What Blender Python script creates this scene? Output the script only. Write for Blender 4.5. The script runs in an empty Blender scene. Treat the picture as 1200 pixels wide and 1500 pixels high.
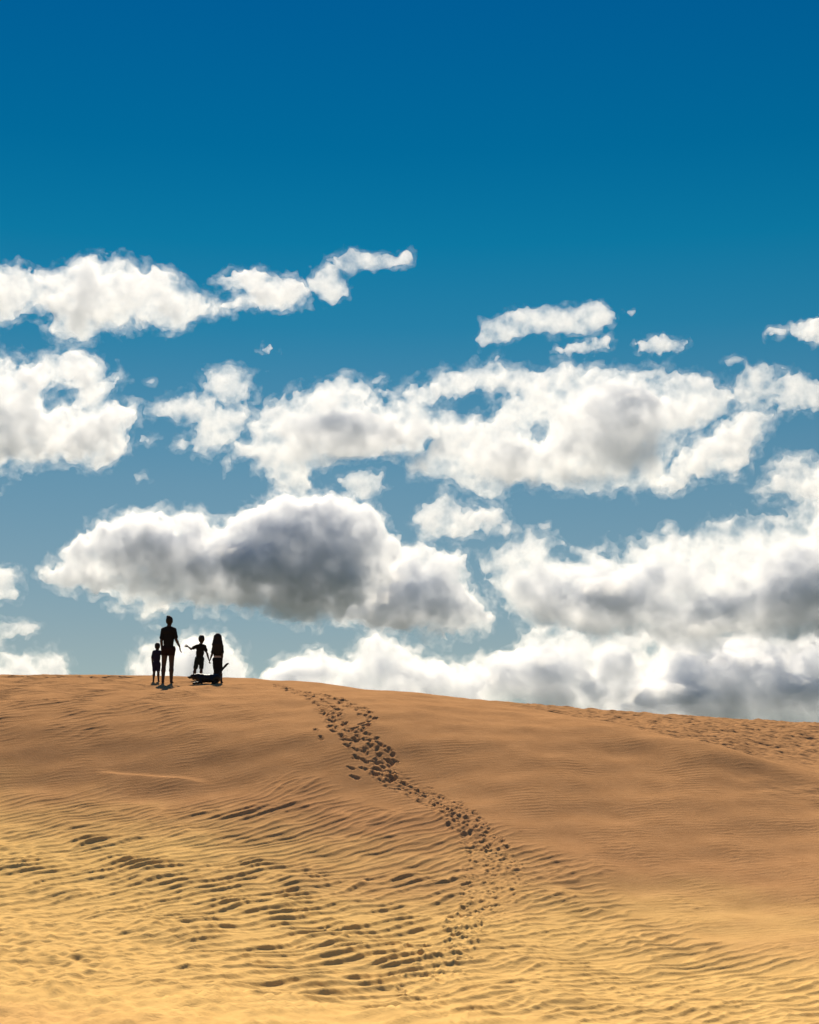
PEOPLE = True
ONLY = None
CLOUDS = True
FOOT = True
STEP = 0.03
SAND_A = (0.575, 0.308, 0.138, 1)      # ochre sand, kept darker on the slope that catches less sun
SAND_B = (0.88, 0.56, 0.205, 1)      # same sand at the foot, sunlit brightness put into its colour
import bpy, math, random
import numpy as np

scene = bpy.context.scene
COL = scene.collection
R = math.radians

# ------------------------------------------------------------------ camera
F = 2400.0                      # focal length in photograph pixels (1200 x 1500)
PITCH = math.atan(490.0 / F)
CAM_Z = 1.5
cam = bpy.data.cameras.new('camera')
cam.sensor_fit = 'VERTICAL'
cam.sensor_height = 24.0
cam.lens = 24.0 * F / 1500.0
cam.clip_start = 0.1
cam.clip_end = 120000.0
camo = bpy.data.objects.new('camera', cam)
COL.objects.link(camo)
camo.location = (0, 0, CAM_Z)
camo.rotation_euler = (math.pi / 2 + PITCH, 0, 0)
scene.camera = camo
CP, SP = math.cos(PITCH), math.sin(PITCH)


def at(px, py, Y):
    """The point at depth Y (metres ahead) seen in direction (px, py)."""
    u, w = (px - 600) / F, (750 - py) / F
    k = Y / (CP - w * SP)
    return np.array((u * k, Y, CAM_Z + (SP + w * CP) * k))


def slope_of(py):
    w = (750 - np.asarray(py, float)) / F
    return (SP + w * CP) / (CP - w * SP)


# ------------------------------------------------------------------ helpers
def tag(o, label=None, cat=None, group=None, kind=None):
    if label: o['label'] = label
    if cat: o['category'] = cat
    if group: o['group'] = group
    if kind: o['kind'] = kind
    return o


def mesh_from_arrays(name, verts, quads, mat, parent=None, smooth=True):
    me = bpy.data.meshes.new(name)
    verts = np.ascontiguousarray(verts, np.float32)
    quads = np.ascontiguousarray(quads, np.int32)
    n = quads.shape[1]
    me.vertices.add(len(verts)); me.vertices.foreach_set('co', verts.ravel())
    me.loops.add(quads.size); me.loops.foreach_set('vertex_index', quads.ravel())
    me.polygons.add(len(quads))
    me.polygons.foreach_set('loop_start', np.arange(0, quads.size, n, dtype=np.int32))
    me.polygons.foreach_set('use_smooth', np.full(len(quads), smooth, dtype=bool))
    me.update(calc_edges=True)
    me.validate()
    if mat: me.materials.append(mat)
    o = bpy.data.objects.new(name, me)
    COL.objects.link(o)
    if parent: o.parent = parent
    return o


def surface_nets(G):
    """Closed quad surface of G = 0 (inside where G > 0); G must be negative on its border."""
    nx, ny, nz = G.shape
    S = G > 0
    offs = [(i, j, k) for i in (0, 1) for j in (0, 1) for k in (0, 1)]
    def cor(A, o): return A[o[0]:nx - 1 + o[0], o[1]:ny - 1 + o[1], o[2]:nz - 1 + o[2]]
    cnt = np.zeros((nx - 1, ny - 1, nz - 1), np.int8)
    for o in offs: cnt += cor(S, o)
    act = np.nonzero((cnt > 0) & (cnt < 8))
    idx = np.full(cnt.shape, -1, np.int32)
    idx[act] = np.arange(len(act[0]), dtype=np.int32)
    del cnt
    A = np.stack(act, 1)
    acc = np.zeros((len(A), 3), np.float32); num = np.zeros(len(A), np.float32)
    vals = {o: G[act[0] + o[0], act[1] + o[1], act[2] + o[2]] for o in offs}
    for a in offs:
        for ax in range(3):
            if a[ax] == 0:
                b = list(a); b[ax] = 1; b = tuple(b)
                va, vb = vals[a], vals[b]
                m = (va > 0) != (vb > 0)
                t = va[m] / (va[m] - vb[m])
                p = np.tile(np.array(a, np.float32), (int(m.sum()), 1))
                p[:, ax] = t
                acc[m] += p; num[m] += 1
    V = A + acc / num[:, None]
    quads = []
    for ax in range(3):
        sl0 = [slice(1, -1)] * 3; sl1 = [slice(1, -1)] * 3
        sl0[ax] = slice(0, -1); sl1[ax] = slice(1, None)
        s0, s1 = S[tuple(sl0)], S[tuple(sl1)]
        e = np.nonzero(s0 != s1)
        inside0 = s0[e]
        c = [e[0] + (0 if ax == 0 else 1), e[1] + (0 if ax == 1 else 1), e[2] + (0 if ax == 2 else 1)]
        b_, c_ = (ax + 1) % 3, (ax + 2) % 3
        def cell(db, dc):
            q = [c[0], c[1], c[2]]
            q[b_] = q[b_] + db; q[c_] = q[c_] + dc
            return idx[q[0], q[1], q[2]]
        q = np.stack([cell(-1, -1), cell(0, -1), cell(0, 0), cell(-1, 0)], 1)
        q[~inside0] = q[~inside0][:, ::-1]
        quads.append(q)
    return V, np.concatenate(quads)


def periodic_noise(n, wl, seed, ratio=(1, 1, 1)):
    """Band-limited periodic 3-D noise with wavelength wl voxels, unit variance."""
    rng = np.random.default_rng(seed)
    w = rng.standard_normal((n, n, n)).astype(np.float32)
    k = np.fft.fftfreq(n)[:, None, None] * ratio[0], np.fft.fftfreq(n)[None, :, None] * ratio[1], np.fft.rfftfreq(n)[None, None, :] * ratio[2]
    kk = np.sqrt(k[0] ** 2 + k[1] ** 2 + k[2] ** 2)
    k0 = 1.0 / wl
    f = np.exp(-((kk - k0) / (0.45 * k0)) ** 2)
    a = np.fft.irfftn(np.fft.rfftn(w) * f, s=(n, n, n)).astype(np.float32)
    return a / a.std()


def new_mat(name):
    m = bpy.data.materials.new(name)
    m.use_nodes = True
    nt = m.node_tree
    nt.nodes.clear()
    out = nt.nodes.new('ShaderNodeOutputMaterial')
    return m, nt, out


def node(nt, kind, **kw):
    n = nt.nodes.new(kind)
    for k, v in kw.items():
        if k in n.inputs: n.inputs[k].default_value = v
        else: setattr(n, k, v)
    return n
# ------------------------------------------------------------------ light and sky
SUN_EL, SUN_AZ = R(34.0), R(-7.0)          # azimuth from +Y, positive to the right
sun = bpy.data.lights.new('sun', 'SUN')
sun.energy = 5.0
sun.angle = R(0.53)
sun.color = (1.0, 0.885, 0.72)
suno = bpy.data.objects.new('sun', sun)
COL.objects.link(suno)
suno.rotation_euler = (R(90) - SUN_EL, 0, 0)
from mathutils import Vector
to_sun = Vector((math.sin(SUN_AZ) * math.cos(SUN_EL), math.cos(SUN_AZ) * math.cos(SUN_EL), math.sin(SUN_EL)))
suno.rotation_euler = to_sun.to_track_quat('Z', 'Y').to_euler()
suno.location = (0, 0, 60)

world = bpy.data.worlds.new('World')
scene.world = world
world.use_nodes = True
wn = world.node_tree
wn.nodes.clear()
wout = wn.nodes.new('ShaderNodeOutputWorld')
bg = node(wn, 'ShaderNodeBackground', Strength=0.05)
sky = wn.nodes.new('ShaderNodeTexSky')
sky.sky_type = 'NISHITA'
sky.sun_disc = False
sky.sun_elevation = SUN_EL
sky.sun_rotation = SUN_AZ
sky.air_density = 1.0
sky.dust_density = 0.0
sky.ozone_density = 3.0
# deep, polarised blue that pales to the horizon; brightened above frame for blue fill
tc = wn.nodes.new('ShaderNodeTexCoord')
sep = wn.nodes.new('ShaderNodeSeparateXYZ')
wn.links.new(tc.outputs['Generated'], sep.inputs[0])
ramp = wn.nodes.new('ShaderNodeValToRGB')
els = ramp.color_ramp.elements
SKY_RAMP = [(0.0, (0.7557, 0.6466, 0.5458)), (0.12, (0.6718, 0.6214, 0.529)), (0.216, (0.4786, 0.6382, 0.5794)), (0.308, (0.0966, 0.5878, 0.6172)), (0.355, (0.02, 0.565, 0.625)), (0.407, (0.0025, 0.48, 0.605)), (0.483, (0.001, 0.425, 0.63)), (0.6, (0.05, 0.45, 0.85)), (1.0, (0.62, 0.92, 1.3))]
els[0].position, els[0].color = SKY_RAMP[0][0], SKY_RAMP[0][1] + (1,)
els[1].position, els[1].color = SKY_RAMP[-1][0], SKY_RAMP[-1][1] + (1,)
for p_, c_ in SKY_RAMP[1:-1]:
    e_ = els.new(p_); e_.color = c_ + (1,)
wn.links.new(sep.outputs['Z'], ramp.inputs['Fac'])
tint = node(wn, 'ShaderNodeMix', data_type='RGBA', blend_type='MULTIPLY')
tint.inputs['Factor'].default_value = 1.0
wn.links.new(sky.outputs[0], tint.inputs['A'])
wn.links.new(ramp.outputs['Color'], tint.inputs['B'])
wn.links.new(tint.outputs['Result'], bg.inputs['Color'])
wn.links.new(bg.outputs[0], wout.inputs['Surface'])

vs = scene.view_settings
vs.view_transform = 'Standard'
vs.look = 'None'
vs.gamma = 1.0
vs.exposure = 0.7
vs.use_curve_mapping = False
scene.display_settings.display_device = 'sRGB'

cy = scene.cycles
cy.use_denoising = True
cy.denoiser = 'OPENIMAGEDENOISE'
cy.max_bounces = 16
cy.diffuse_bounces = 4
cy.glossy_bounces = 2
cy.transmission_bounces = 4
cy.volume_bounces = 5
cy.transparent_max_bounces = 256
cy.sample_clamp_indirect = 6.0
# ------------------------------------------------------------------ clouds
NV = 128
_oct = {wl: periodic_noise(NV, wl, 10 + wl) for wl in (64, 32, 16, 8, 4)}


def poly_dist(P, X, Z):
    """Signed distance (inside positive) of grid X, Z to polygon P."""
    P = np.asarray(P, np.float32)
    d2 = np.full(X.shape, 1e12, np.float32)
    ins = np.zeros(X.shape, bool)
    n = len(P)
    for i in range(n):
        a, b = P[i], P[(i + 1) % n]
        e = b - a
        L = float(e @ e) + 1e-9
        t = np.clip(((X - a[0]) * e[0] + (Z - a[1]) * e[1]) / L, 0, 1)
        d2 = np.minimum(d2, (X - a[0] - t * e[0]) ** 2 + (Z - a[1] - t * e[1]) ** 2)
        c = (a[1] > Z) != (b[1] > Z)
        xi = a[0] + (Z - a[1]) * e[0] / (e[1] if abs(e[1]) > 1e-9 else 1e-9)
        ins ^= c & (X < xi)
    d = np.sqrt(d2)
    return np.where(ins, d, -d)


CLOUD_MATS = {}


def cloud_mat(dens, mpp, veil=False):
    """Scattering vapour, patchy inside; a veil is thin and mostly gaps."""
    key = (round(dens, 6), round(mpp, 4), veil)
    if key not in CLOUD_MATS:
        m, nt, out = new_mat('cloud_veil' if veil else 'cloud_vapour')
        v = node(nt, 'ShaderNodeVolumeScatter')
        v.inputs['Color'].default_value = (1.0, 0.962, 0.898, 1)
        v.inputs['Anisotropy'].default_value = CLOUD_G
        tco = node(nt, 'ShaderNodeNewGeometry')
        nz_ = node(nt, 'ShaderNodeTexNoise', Scale=(0.034 if veil else NSC) / mpp, Detail=5.0, Roughness=0.67)
        nt.links.new(tco.outputs['Position'], nz_.inputs['Vector'])
        mr_ = node(nt, 'ShaderNodeMapRange', interpolation_type='SMOOTHSTEP')
        a, b, c, d = (0.43, 0.68, 0.0, 1.0) if veil else (0.36, 0.64, 0.14, 1.85)
        mr_.inputs['From Min'].default_value = a; mr_.inputs['From Max'].default_value = b
        mr_.inputs['To Min'].default_value = dens * c; mr_.inputs['To Max'].default_value = dens * d
        nt.links.new(nz_.outputs['Fac'], mr_.inputs['Value'])
        nt.links.new(mr_.outputs['Result'], v.inputs['Density'])
        nt.links.new(v.outputs[0], out.inputs['Volume'])
        CLOUD_MATS[key] = m
    return CLOUD_MATS[key]


FLECKS = ['faint fleck of vapour on the upper left of the widest bright cloud', 'faint fleck of vapour over the gap between the widest and the stringy cloud',
          'faint fleck of vapour between the hook-shaped cloud and the shreds', 'faint fleck of vapour in the blue below the hook-shaped cloud',
          'faint fleck of vapour off the right tip of the almond-shaped cloud', 'faint fleck of vapour in the blue above the great cloud bank']
NSC = 0.027
CLOUD_G = 0.29
CLOUD_BASE = 600.0


def cloud(polys, label, Y=None, vox=2.0, c=0.8, amp=1.0, tau=0.024, veil=13.0, thick=(), holes=(), seed=0, wisp=0.0, group='clouds in the blue sky', rmax=None):
    rng = np.random.default_rng(seed + 77)
    allp = np.concatenate([np.asarray(p, float) for p in polys])
    cx, cy_ = allp[:, 0].mean(), (allp[:, 1].min() + allp[:, 1].max()) / 2
    if Y is None:
        Y = CLOUD_BASE / max(float(slope_of(cy_)), 0.02)
    mpp = Y / F                                     # metres per photograph pixel there
    m = 40
    x0, x1 = allp[:, 0].min() - m, allp[:, 0].max() + m
    z0, z1 = allp[:, 1].min() - m, allp[:, 1].max() + m
    xs = np.arange(x0, x1, vox, dtype=np.float32)
    zs = np.arange(z0, z1, vox, dtype=np.float32)
    X, Z = np.meshgrid(xs, zs, indexing='ij')
    d = np.full(X.shape, -1e6, np.float32)
    for p in polys: d = np.maximum(d, poly_dist(p, X, Z))
    for h in holes: d = np.minimum(d, -poly_dist(h, X, Z))
    Rm = rmax or max(float(d.max()), 6.0)
    C = np.full(X.shape, c, np.float32)
    for (tx, tz, *tr, ta) in thick:
        C += ta * np.exp(-((X - tx) / tr[0]) ** 2 - ((Z - tz) / tr[-1]) ** 2)
    ymax = float((np.maximum(C, 0.1) * np.sqrt(np.maximum(2 * Rm * np.clip(d, 0, Rm) - np.clip(d, 0, Rm) ** 2, 0))).max()) + 26
    ys = np.arange(-ymax, ymax + vox, vox, dtype=np.float32)
    K = 1.0 / (np.maximum(C, 0.1) ** 2 * (2 * Rm - np.minimum(d, Rm)))
    G = d[:, None, :] - (ys ** 2)[None, :, None] * K[:, None, :]
    # ragged, billowing edge: octaves of noise whose size follows the cloud's own size
    r0 = rng.integers(0, NV, 3)
    ii = [(np.arange(n) + r) % NV for n, r in zip(G.shape, r0)]
    sel = np.ix_(*ii)
    s = min(1.0, Rm / 45.0)
    for wl, a in ((64, 5.5 * s), (32, 4.6 * s), (16, 3.4 * (0.4 + 0.6 * s)), (8, 1.9), (4, 0.9)):
        n_ = _oct[wl][sel]
        if wl in (32, 16):
            n_ = 1.1 - 1.6 * np.abs(n_) * 0.9
        G += (a * amp) * n_
    G -= min(3.0, 0.10 * Rm) * (Rm > 16)
    veil = min(veil, 0.28 * Rm + 2.0)
    GV = (G + veil + 2.5 * _oct[16][np.ix_(*[(q + 31) % NV for q in ii])]) if veil else None
    G[0] = G[-1] = -1; G[:, 0] = G[:, -1] = -1; G[:, :, 0] = G[:, :, -1] = -1
    def place(V):
        px = x0 + V[:, 0] * vox
        py = z0 + V[:, 2] * vox
        dep = Y + (-ymax + V[:, 1] * vox) * mpp
        u, w = (px - 600) / F, (750 - py) / F
        k = Y / (CP - w * SP)
        return np.stack([u * k, dep, CAM_Z + (SP + w * CP) * k], 1)
    V, Q = surface_nets(G)
    P = place(V)
    org = np.array((P[:, 0].mean(), Y, P[:, 2].min()))
    o = mesh_from_arrays('cloud', P - org, Q[:, ::-1], cloud_mat(tau / mpp, mpp))
    o.location = org
    tag(o, label, 'cloud', group)
    if veil:
        GV[0] = GV[-1] = -1; GV[:, 0] = GV[:, -1] = -1; GV[:, :, 0] = GV[:, :, -1] = -1
        V, Q = surface_nets(GV)
        mesh_from_arrays('veil', place(V) - org, Q[:, ::-1], cloud_mat(0.5 * tau / mpp, mpp, True), o)
    return o


CL = [
 # polygons (photograph outline), label, options
 # ---- upper left
 ([[(-60,398),(0,392),(60,395),(130,390),(175,388),(200,395),(240,405),(262,418),(300,432),(330,444),(330,460),(280,470),(230,472),(185,492),(120,497),(75,498),(70,480),(80,468),(40,462),(0,458),(-60,462)]],
  'long bright white cloud reaching in from the left edge, highest on that side', dict(c=.7)),
 ([[(305,412),(340,394),(370,390),(400,404),(430,412),(452,420),(450,440),(420,452),(380,458),(350,454),(318,458),(322,440),(350,430),(322,424)]],
  'small tattered cloud between the long bright white cloud and the thin streak', dict(c=.7, tau=.035)),
 ([[(448,416),(462,396),(480,384),(505,392),(512,430),(490,444),(466,436)],[(478,378),(500,362),(545,362),(580,368),(606,360),(608,388),(572,398),(535,400),(500,402),(490,392)]],
  'thin torn streak of cloud trailing furthest up into the deep blue', dict(c=.8, tau=.022, amp=.7, veil=4)),
 ([[(-60,530),(0,532),(60,522),(120,524),(162,528),(152,550),(135,566),(112,556),(78,562),(66,584),(74,598),(112,604),(150,598),(172,588),(206,592),(205,610),(180,624),(186,655),(160,670),(140,684),(90,680),(40,684),(0,686),(-60,690)],[(112,590),(130,570),(150,556),(185,540),(180,556),(150,574),(120,598)]],
  'hook-shaped white cloud at the left edge curling round a patch of blue', dict(c=.65, tau=.03)),
 ([[(200,596),(230,586),(285,580),(316,584),(314,610),(280,616),(240,614),(206,612)],[(302,546),(330,536),(352,536),(374,554),(376,586),(350,596),(326,592),(308,572)],[(280,646),(296,608),(330,590),(366,584),(374,602),(362,626),(336,648),(302,668),(284,662)],[(198,646),(225,630),(238,642),(215,656)],[(238,654),(268,636),(278,652),(256,664)]],
  'broken white cloud shreds hanging just right of the hook-shaped cloud', dict(c=.55, tau=.024, amp=1.0, veil=12)),
 ([[(383,512),(392,506),(404,510),(394,517)]], 'tiny lone puff below the thin torn streak of cloud', dict(tau=.06, amp=.7, vox=1.5, c=1.0)),
 # ---- middle
 ([[(362,650),(378,624),(394,604),(402,590),(430,580),(480,570),(530,564),(570,583),(615,588),(638,612),(640,640),(615,662),(585,668),(545,672),(500,678),(452,684),(456,714),(420,722),(398,716),(384,692),(358,670),(336,678),(338,664)]],
  'rounded cloud with a grey belly touching the widest bright cloud on its left', dict(c=.5, thick=[(500,638,60,22,1.2),(555,648,36,20,.8)])),
 ([[(492,700),(520,690),(558,694),(560,712),(535,730),(505,728),(496,716)]], 'little wisp of cloud over the top of the grey-bellied cumulus', dict(tau=.02, c=.8)),
 ([[(556,572),(600,564),(650,545),(700,538),(742,534),(770,545),(830,534),(900,540),(970,544),(1040,555),(1073,580),(1060,606),(1015,636),(985,660),(962,706),(930,724),(872,730),(850,712),(800,716),(700,718),(640,704),(608,680),(635,645),(622,614),(680,588),(648,592),(610,602),(575,590)]],
  'widest bright cloud in the middle of the sky, with faint grey hollows', dict(c=.33, thick=[(915,612,46,30,1.0),(750,680,34,24,.7),(850,665,60,22,.5)], holes=[[(640,598),(680,586),(745,572),(768,578),(720,592),(676,606)],[(776,626),(788,620),(792,632),(782,638)]])),
 ([[(695,498),(706,470),(740,455),(790,448),(850,447),(880,442),(910,455),(905,468),(870,490),(830,489),(780,488),(740,505),(702,512)]],
  'smooth almond-shaped cloud floating above the widest bright cloud', dict(c=.65, amp=.65, veil=5)),
 ([[(815,512),(840,500),(896,493),(896,506),(862,517),(820,518)]], 'small flat cloud tucked under the right tip of the almond-shaped cloud', dict(c=.8, tau=.04)),
 ([[(933,502),(960,490),(1006,500),(1000,513),(962,519),(938,513)]], 'small oval cloud alone right of the almond-shaped cloud', dict(c=.8, tau=.032)),
 ([[(1124,487),(1140,480),(1152,484),(1140,491)],[(1158,482),(1180,470),(1215,466),(1240,470),(1240,500),(1190,498),(1166,492)]], 'small bright cloud on the right edge, highest on that side', dict(c=.8, tau=.035)),
 ([[(1066,566),(1085,545),(1110,535),(1150,550),(1190,552),(1260,546),(1260,598),(1190,600),(1150,594),(1120,584),(1092,590),(1074,584)]],
  'stringy see-through cloud at the right edge beside the widest bright cloud', dict(c=.6, tau=.02, amp=1.3)),
 ([[(966,708),(985,690),(1000,660),(1016,635),(1050,614),(1100,598),(1128,606),(1112,632),(1098,660),(1080,690),(1030,705),(985,720)]],
  'leaning white cloud split from the widest bright cloud by a crack of blue', dict(c=.65, tau=.03)),
 ([[(598,752),(618,738),(632,736),(650,726),(680,752),(706,740),(746,742),(740,764),(710,780),(670,790),(622,786),(600,770)],[(736,772),(748,764),(752,780),(740,784)]],
  'small white puff between the two biggest cumulus clouds', dict(c=.75)),
 # ---- lower
 ([[(58,838),(90,820),(110,790),(150,770),(200,755),(225,748),(255,765),(290,755),(310,770),(350,750),(380,740),(420,725),(480,718),(520,740),(555,755),(580,785),(595,810),(570,850),(540,880),(500,912),(440,910),(370,895),(290,885),(240,893),(210,897),(222,880),(150,872),(90,860)]],
  'large grey-bellied cumulus cloud drifting just above the family', dict(c=.45, thick=[(440,800,95,58,.6),(480,862,105,28,.5),(228,785,50,32,1.1),(355,838,60,28,.7)], tau=.036)),
 ([[(470,880),(510,840),(560,805),(600,792),(650,798),(682,815),(690,848),(702,872),(724,900),(722,925),(650,926),(560,922),(490,915)]],
  'second grey-bellied cumulus overlapping the right end of the large one', dict(c=.45, thick=[(585,890,95,36,1.2)], tau=.036, Y=4200)),
 ([[(150,886),(160,876),(172,888),(225,892),(215,900),(160,898)]], 'thin scrap of cloud under the large grey-bellied cumulus', dict(tau=.02, amp=.8)),
 ([[(-60,818),(0,824),(28,835),(20,858),(26,872),(-8,886),(-60,890)]], 'cloud fragment on the left edge level with the large cumulus', dict(c=.7)),
 ([[(-60,914),(20,905),(60,918),(38,930),(10,942),(-60,946)]], 'flat little cloud on the left edge above the dune skyline', dict(c=.7, tau=.026)),
 ([[(-60,958),(30,950),(50,955),(76,952),(94,974),(100,995),(90,1025),(-60,1025)]], 'white cloud bank rising behind the dune crest at the left edge', dict(c=.7, Y=6200)),
 ([[(178,992),(200,966),(216,948),(240,940),(282,929),(318,930),(342,948),(356,960),(370,995),(370,1030),(178,1030)]], 'rounded cloud rising from the crest directly behind the family', dict(c=.75, Y=6500, thick=[(275,972,34,.8)])),
 ([[(209,916),(232,912),(240,922),(215,922)]], 'tiny smudge of cloud beside the head of the tallest person', dict(tau=.03, amp=.7, c=1)),
 ([[(372,998),(400,976),(430,958),(470,950),(500,964),(512,950),(526,930),(550,921),(572,935),(600,953),(640,965),(672,976),(700,960),(720,990),(720,1060),(372,1045)]],
  'low twin-topped cloud rising from the crest near the footprints', dict(c=.7, Y=6000, thick=[(440,988,40,16,1.3),(610,985,45,22,1.2)])),
 ([[(612,944),(622,948),(618,958),(604,956)],[(586,946),(600,942),(606,952),(592,956)]], 'tiny puff above the shoulder of the low twin-topped cloud', dict(tau=.04, amp=.6, c=1)),
 ([[(1098,722),(1125,690),(1160,664),(1200,670),(1270,660),(1270,735),(1170,738),(1130,730)]], 'white tuft on the right edge above the great cloud bank', dict(c=.65)),
 ([[(722,862),(718,825),(748,806),(780,790),(830,800),(880,790),(930,790),(985,775),(1010,784),(1040,776),(1090,756),(1130,746),(1180,736),(1210,720),(1280,700),(1280,955),(1220,945),(1150,960),(1085,950),(1040,965),(985,955),(940,940),(880,945),(840,925),(800,925),(765,912),(740,890)]],
  'great heaped cloud bank filling the right side of the lower sky', dict(c=.2, thick=[(870,888,60,30,1.4),(1185,862,62,45,1.2),(1020,905,62,24,.9),(960,850,70,22,.35),(1110,890,50,24,.6),(770,865,30,22,.6)], vox=2.2, Y=4600, tau=.028, amp=1.35)),
 ([[(688,992),(702,962),(724,944),(762,922),(800,914),(850,926),(905,912),(948,930),(962,965),(950,1000),(900,1030),(880,1070),(690,1050)]],
  'heaped cloud with a grey patch sitting on the skyline where the two dunes meet', dict(c=.25, thick=[(785,982,56,28,1.5),(865,1018,48,20,1.1),(905,970,30,22,.7)], vox=2.2, Y=6400, tau=.028, amp=1.35)),
 ([[(860,1040),(885,985),(925,940),(965,915),(1010,905),(1060,930),(1110,915),(1160,930),(1210,905),(1290,910),(1290,1120),(900,1100)]],
  'blue-grey cloud bank lowest at the right, resting on the far dune', dict(c=.22, thick=[(1060,982,80,34,1.2),(945,1022,52,20,1.2),(1150,1018,62,22,1.1),(1195,965,40,26,.8),(1010,1030,60,16,.8)], vox=2.2, Y=7200, tau=.03, amp=1.35)),
 ([[(545,560),(556,548),(566,550),(552,562)],[(1058,528),(1078,522),(1090,526),(1066,536)],[(210,560),(226,556),(224,564)],[(196,696),(214,694),(218,702),(200,704)],[(915,456),(930,456),(926,464)],[(790,768),(806,764),(808,774),(794,776)]],
  'scattered faint flecks of vapour dotted among the bigger clouds', dict(tau=.018, amp=.45, c=1.2, vox=2.0, stuff=True)),
]
if CLOUDS:
    for i_, (polys, label, kw) in enumerate(CL):
        if ONLY and i_ not in ONLY: continue
        kw = dict(kw); stuff = kw.pop('stuff', False)
        if stuff:
            for j_, P_ in enumerate(polys):
                cloud([P_], FLECKS[j_], seed=100 + i_ + j_, **kw)
        else:
            cloud(polys, label, seed=100 + i_, **kw)
# ------------------------------------------------------------------ the dunes (one sheet of sand out to the horizon)
def pchip(x, y, xq):
    x = np.asarray(x, float); y = np.asarray(y, float)
    h = np.diff(x); dl = np.diff(y) / h
    m = np.zeros(len(x))
    for i in range(1, len(x) - 1):
        if dl[i - 1] * dl[i] > 0:
            w1, w2 = 2 * h[i] + h[i - 1], h[i] + 2 * h[i - 1]
            m[i] = (w1 + w2) / (w1 / dl[i - 1] + w2 / dl[i])
    m[0], m[-1] = dl[0], dl[-1]
    i = np.clip(np.searchsorted(x, xq) - 1, 0, len(x) - 2)
    t = (xq - x[i]) / h[i]
    return ((1 + 2 * t) * (1 - t) ** 2 * y[i] + t * (1 - t) ** 2 * h[i] * m[i]
            + t * t * (3 - 2 * t) * y[i + 1] + t * t * (t - 1) * h[i] * m[i + 1])


FAR = [(85, 3.4), (115, 1.5), (200, -2.0), (600, -3.0), (4000, -6.0), (30000, -20.0)]
NEAR = [(-40, 0.0), (-10, 0.0), (0, 0.02), (6, 0.08), (10, 0.13)]
PROF = {   # bearing: start distance, slopes as (row seen in, degrees up to there) to the crest, then (row, distance) beyond it
    -700: (11.6, [(1424,.8),(1356,3.6),(1295,6.8),(1236,10),(1190,12.3),(1148,14.2),(1125,23),(1092,23.5),(1062,21),(1038,16.5),(1020,13),(1004,10),(994,7.6)], None),
    0:    (11.6, [(1424,.8),(1356,3.6),(1295,6.8),(1236,10),(1190,12.3),(1148,14.2),(1125,22.5),(1090,23.5),(1060,21),(1035,16.5),(1016,13),(1001,9.7),(990,7.6)], None),
    300:  (11.6, [(1424,.8),(1356,3.6),(1295,6.8),(1236,10),(1190,12.3),(1152,14.2),(1125,22.5),(1092,23.5),(1060,21),(1036,16),(1017,12.5),(1003,9.3),(991.5,7.6)], None),
    450:  (12.4, [(1424,1.2),(1356,4.4),(1295,7.8),(1236,11.2),(1190,13.4),(1153,15.3),(1127,21.5),(1096,22.8),(1062,20.6),(1038,15),(1021,11.2),(1010,8.6),(1002,7.4)], None),
    600:  (13.2, [(1424,1.7),(1356,5.4),(1295,8.8),(1236,12.5),(1190,14.5),(1155,16.5),(1130,20),(1100,21.5),(1064,19.5),(1040,14),(1027,10),(1016,7.4)], [(1019,44),(1021.5,47),(1021,50),(1019.5,54),(1018,59),(1024,68)]),
    750:  (13.6, [(1424,2),(1356,5.6),(1295,9.5),(1236,13.2),(1190,15.8),(1150,17.5),(1110,18.5),(1080,17),(1056,13),(1042,10),(1034,7.5)], [(1038,42.5),(1042,45.5),(1041,49),(1036,53.5),(1030.5,60),(1037,69)]),
    900:  (14.2, [(1440,1.7),(1380,4.7),(1320,8.9),(1260,13),(1200,15.5),(1150,16.2),(1110,16.5),(1085,19),(1072,19),(1062,15)], [(1067,37.5),(1073,41),(1064,46.5),(1051,53),(1042.5,60),(1050,69)]),
    1050: (14.5, [(1440,1.9),(1380,5.2),(1320,9.1),(1260,13.4),(1200,15.2),(1155,14.5),(1128,18),(1108,24),(1094,24)], [(1100,35.5),(1108,38.5),(1090,44.5),(1068,51),(1052.5,60),(1060,69)]),
    1200: (14.7, [(1440,2.1),(1380,5.5),(1320,9),(1260,12.8),(1210,13.8),(1175,11),(1152,18),(1134,25)], [(1142,34.5),(1150,37.5),(1127,43),(1096,50),(1060.5,61),(1068,69)]),
    1900: (14.7, [(1440,2.1),(1390,5.5),(1340,9),(1300,12),(1250,12.5),(1220,11),(1202,13),(1190,14)], [(1200,33),(1210,36.5),(1175,43),(1130,50),(1080,61),(1090,69)]),
}
BX = sorted(PROF)


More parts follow.
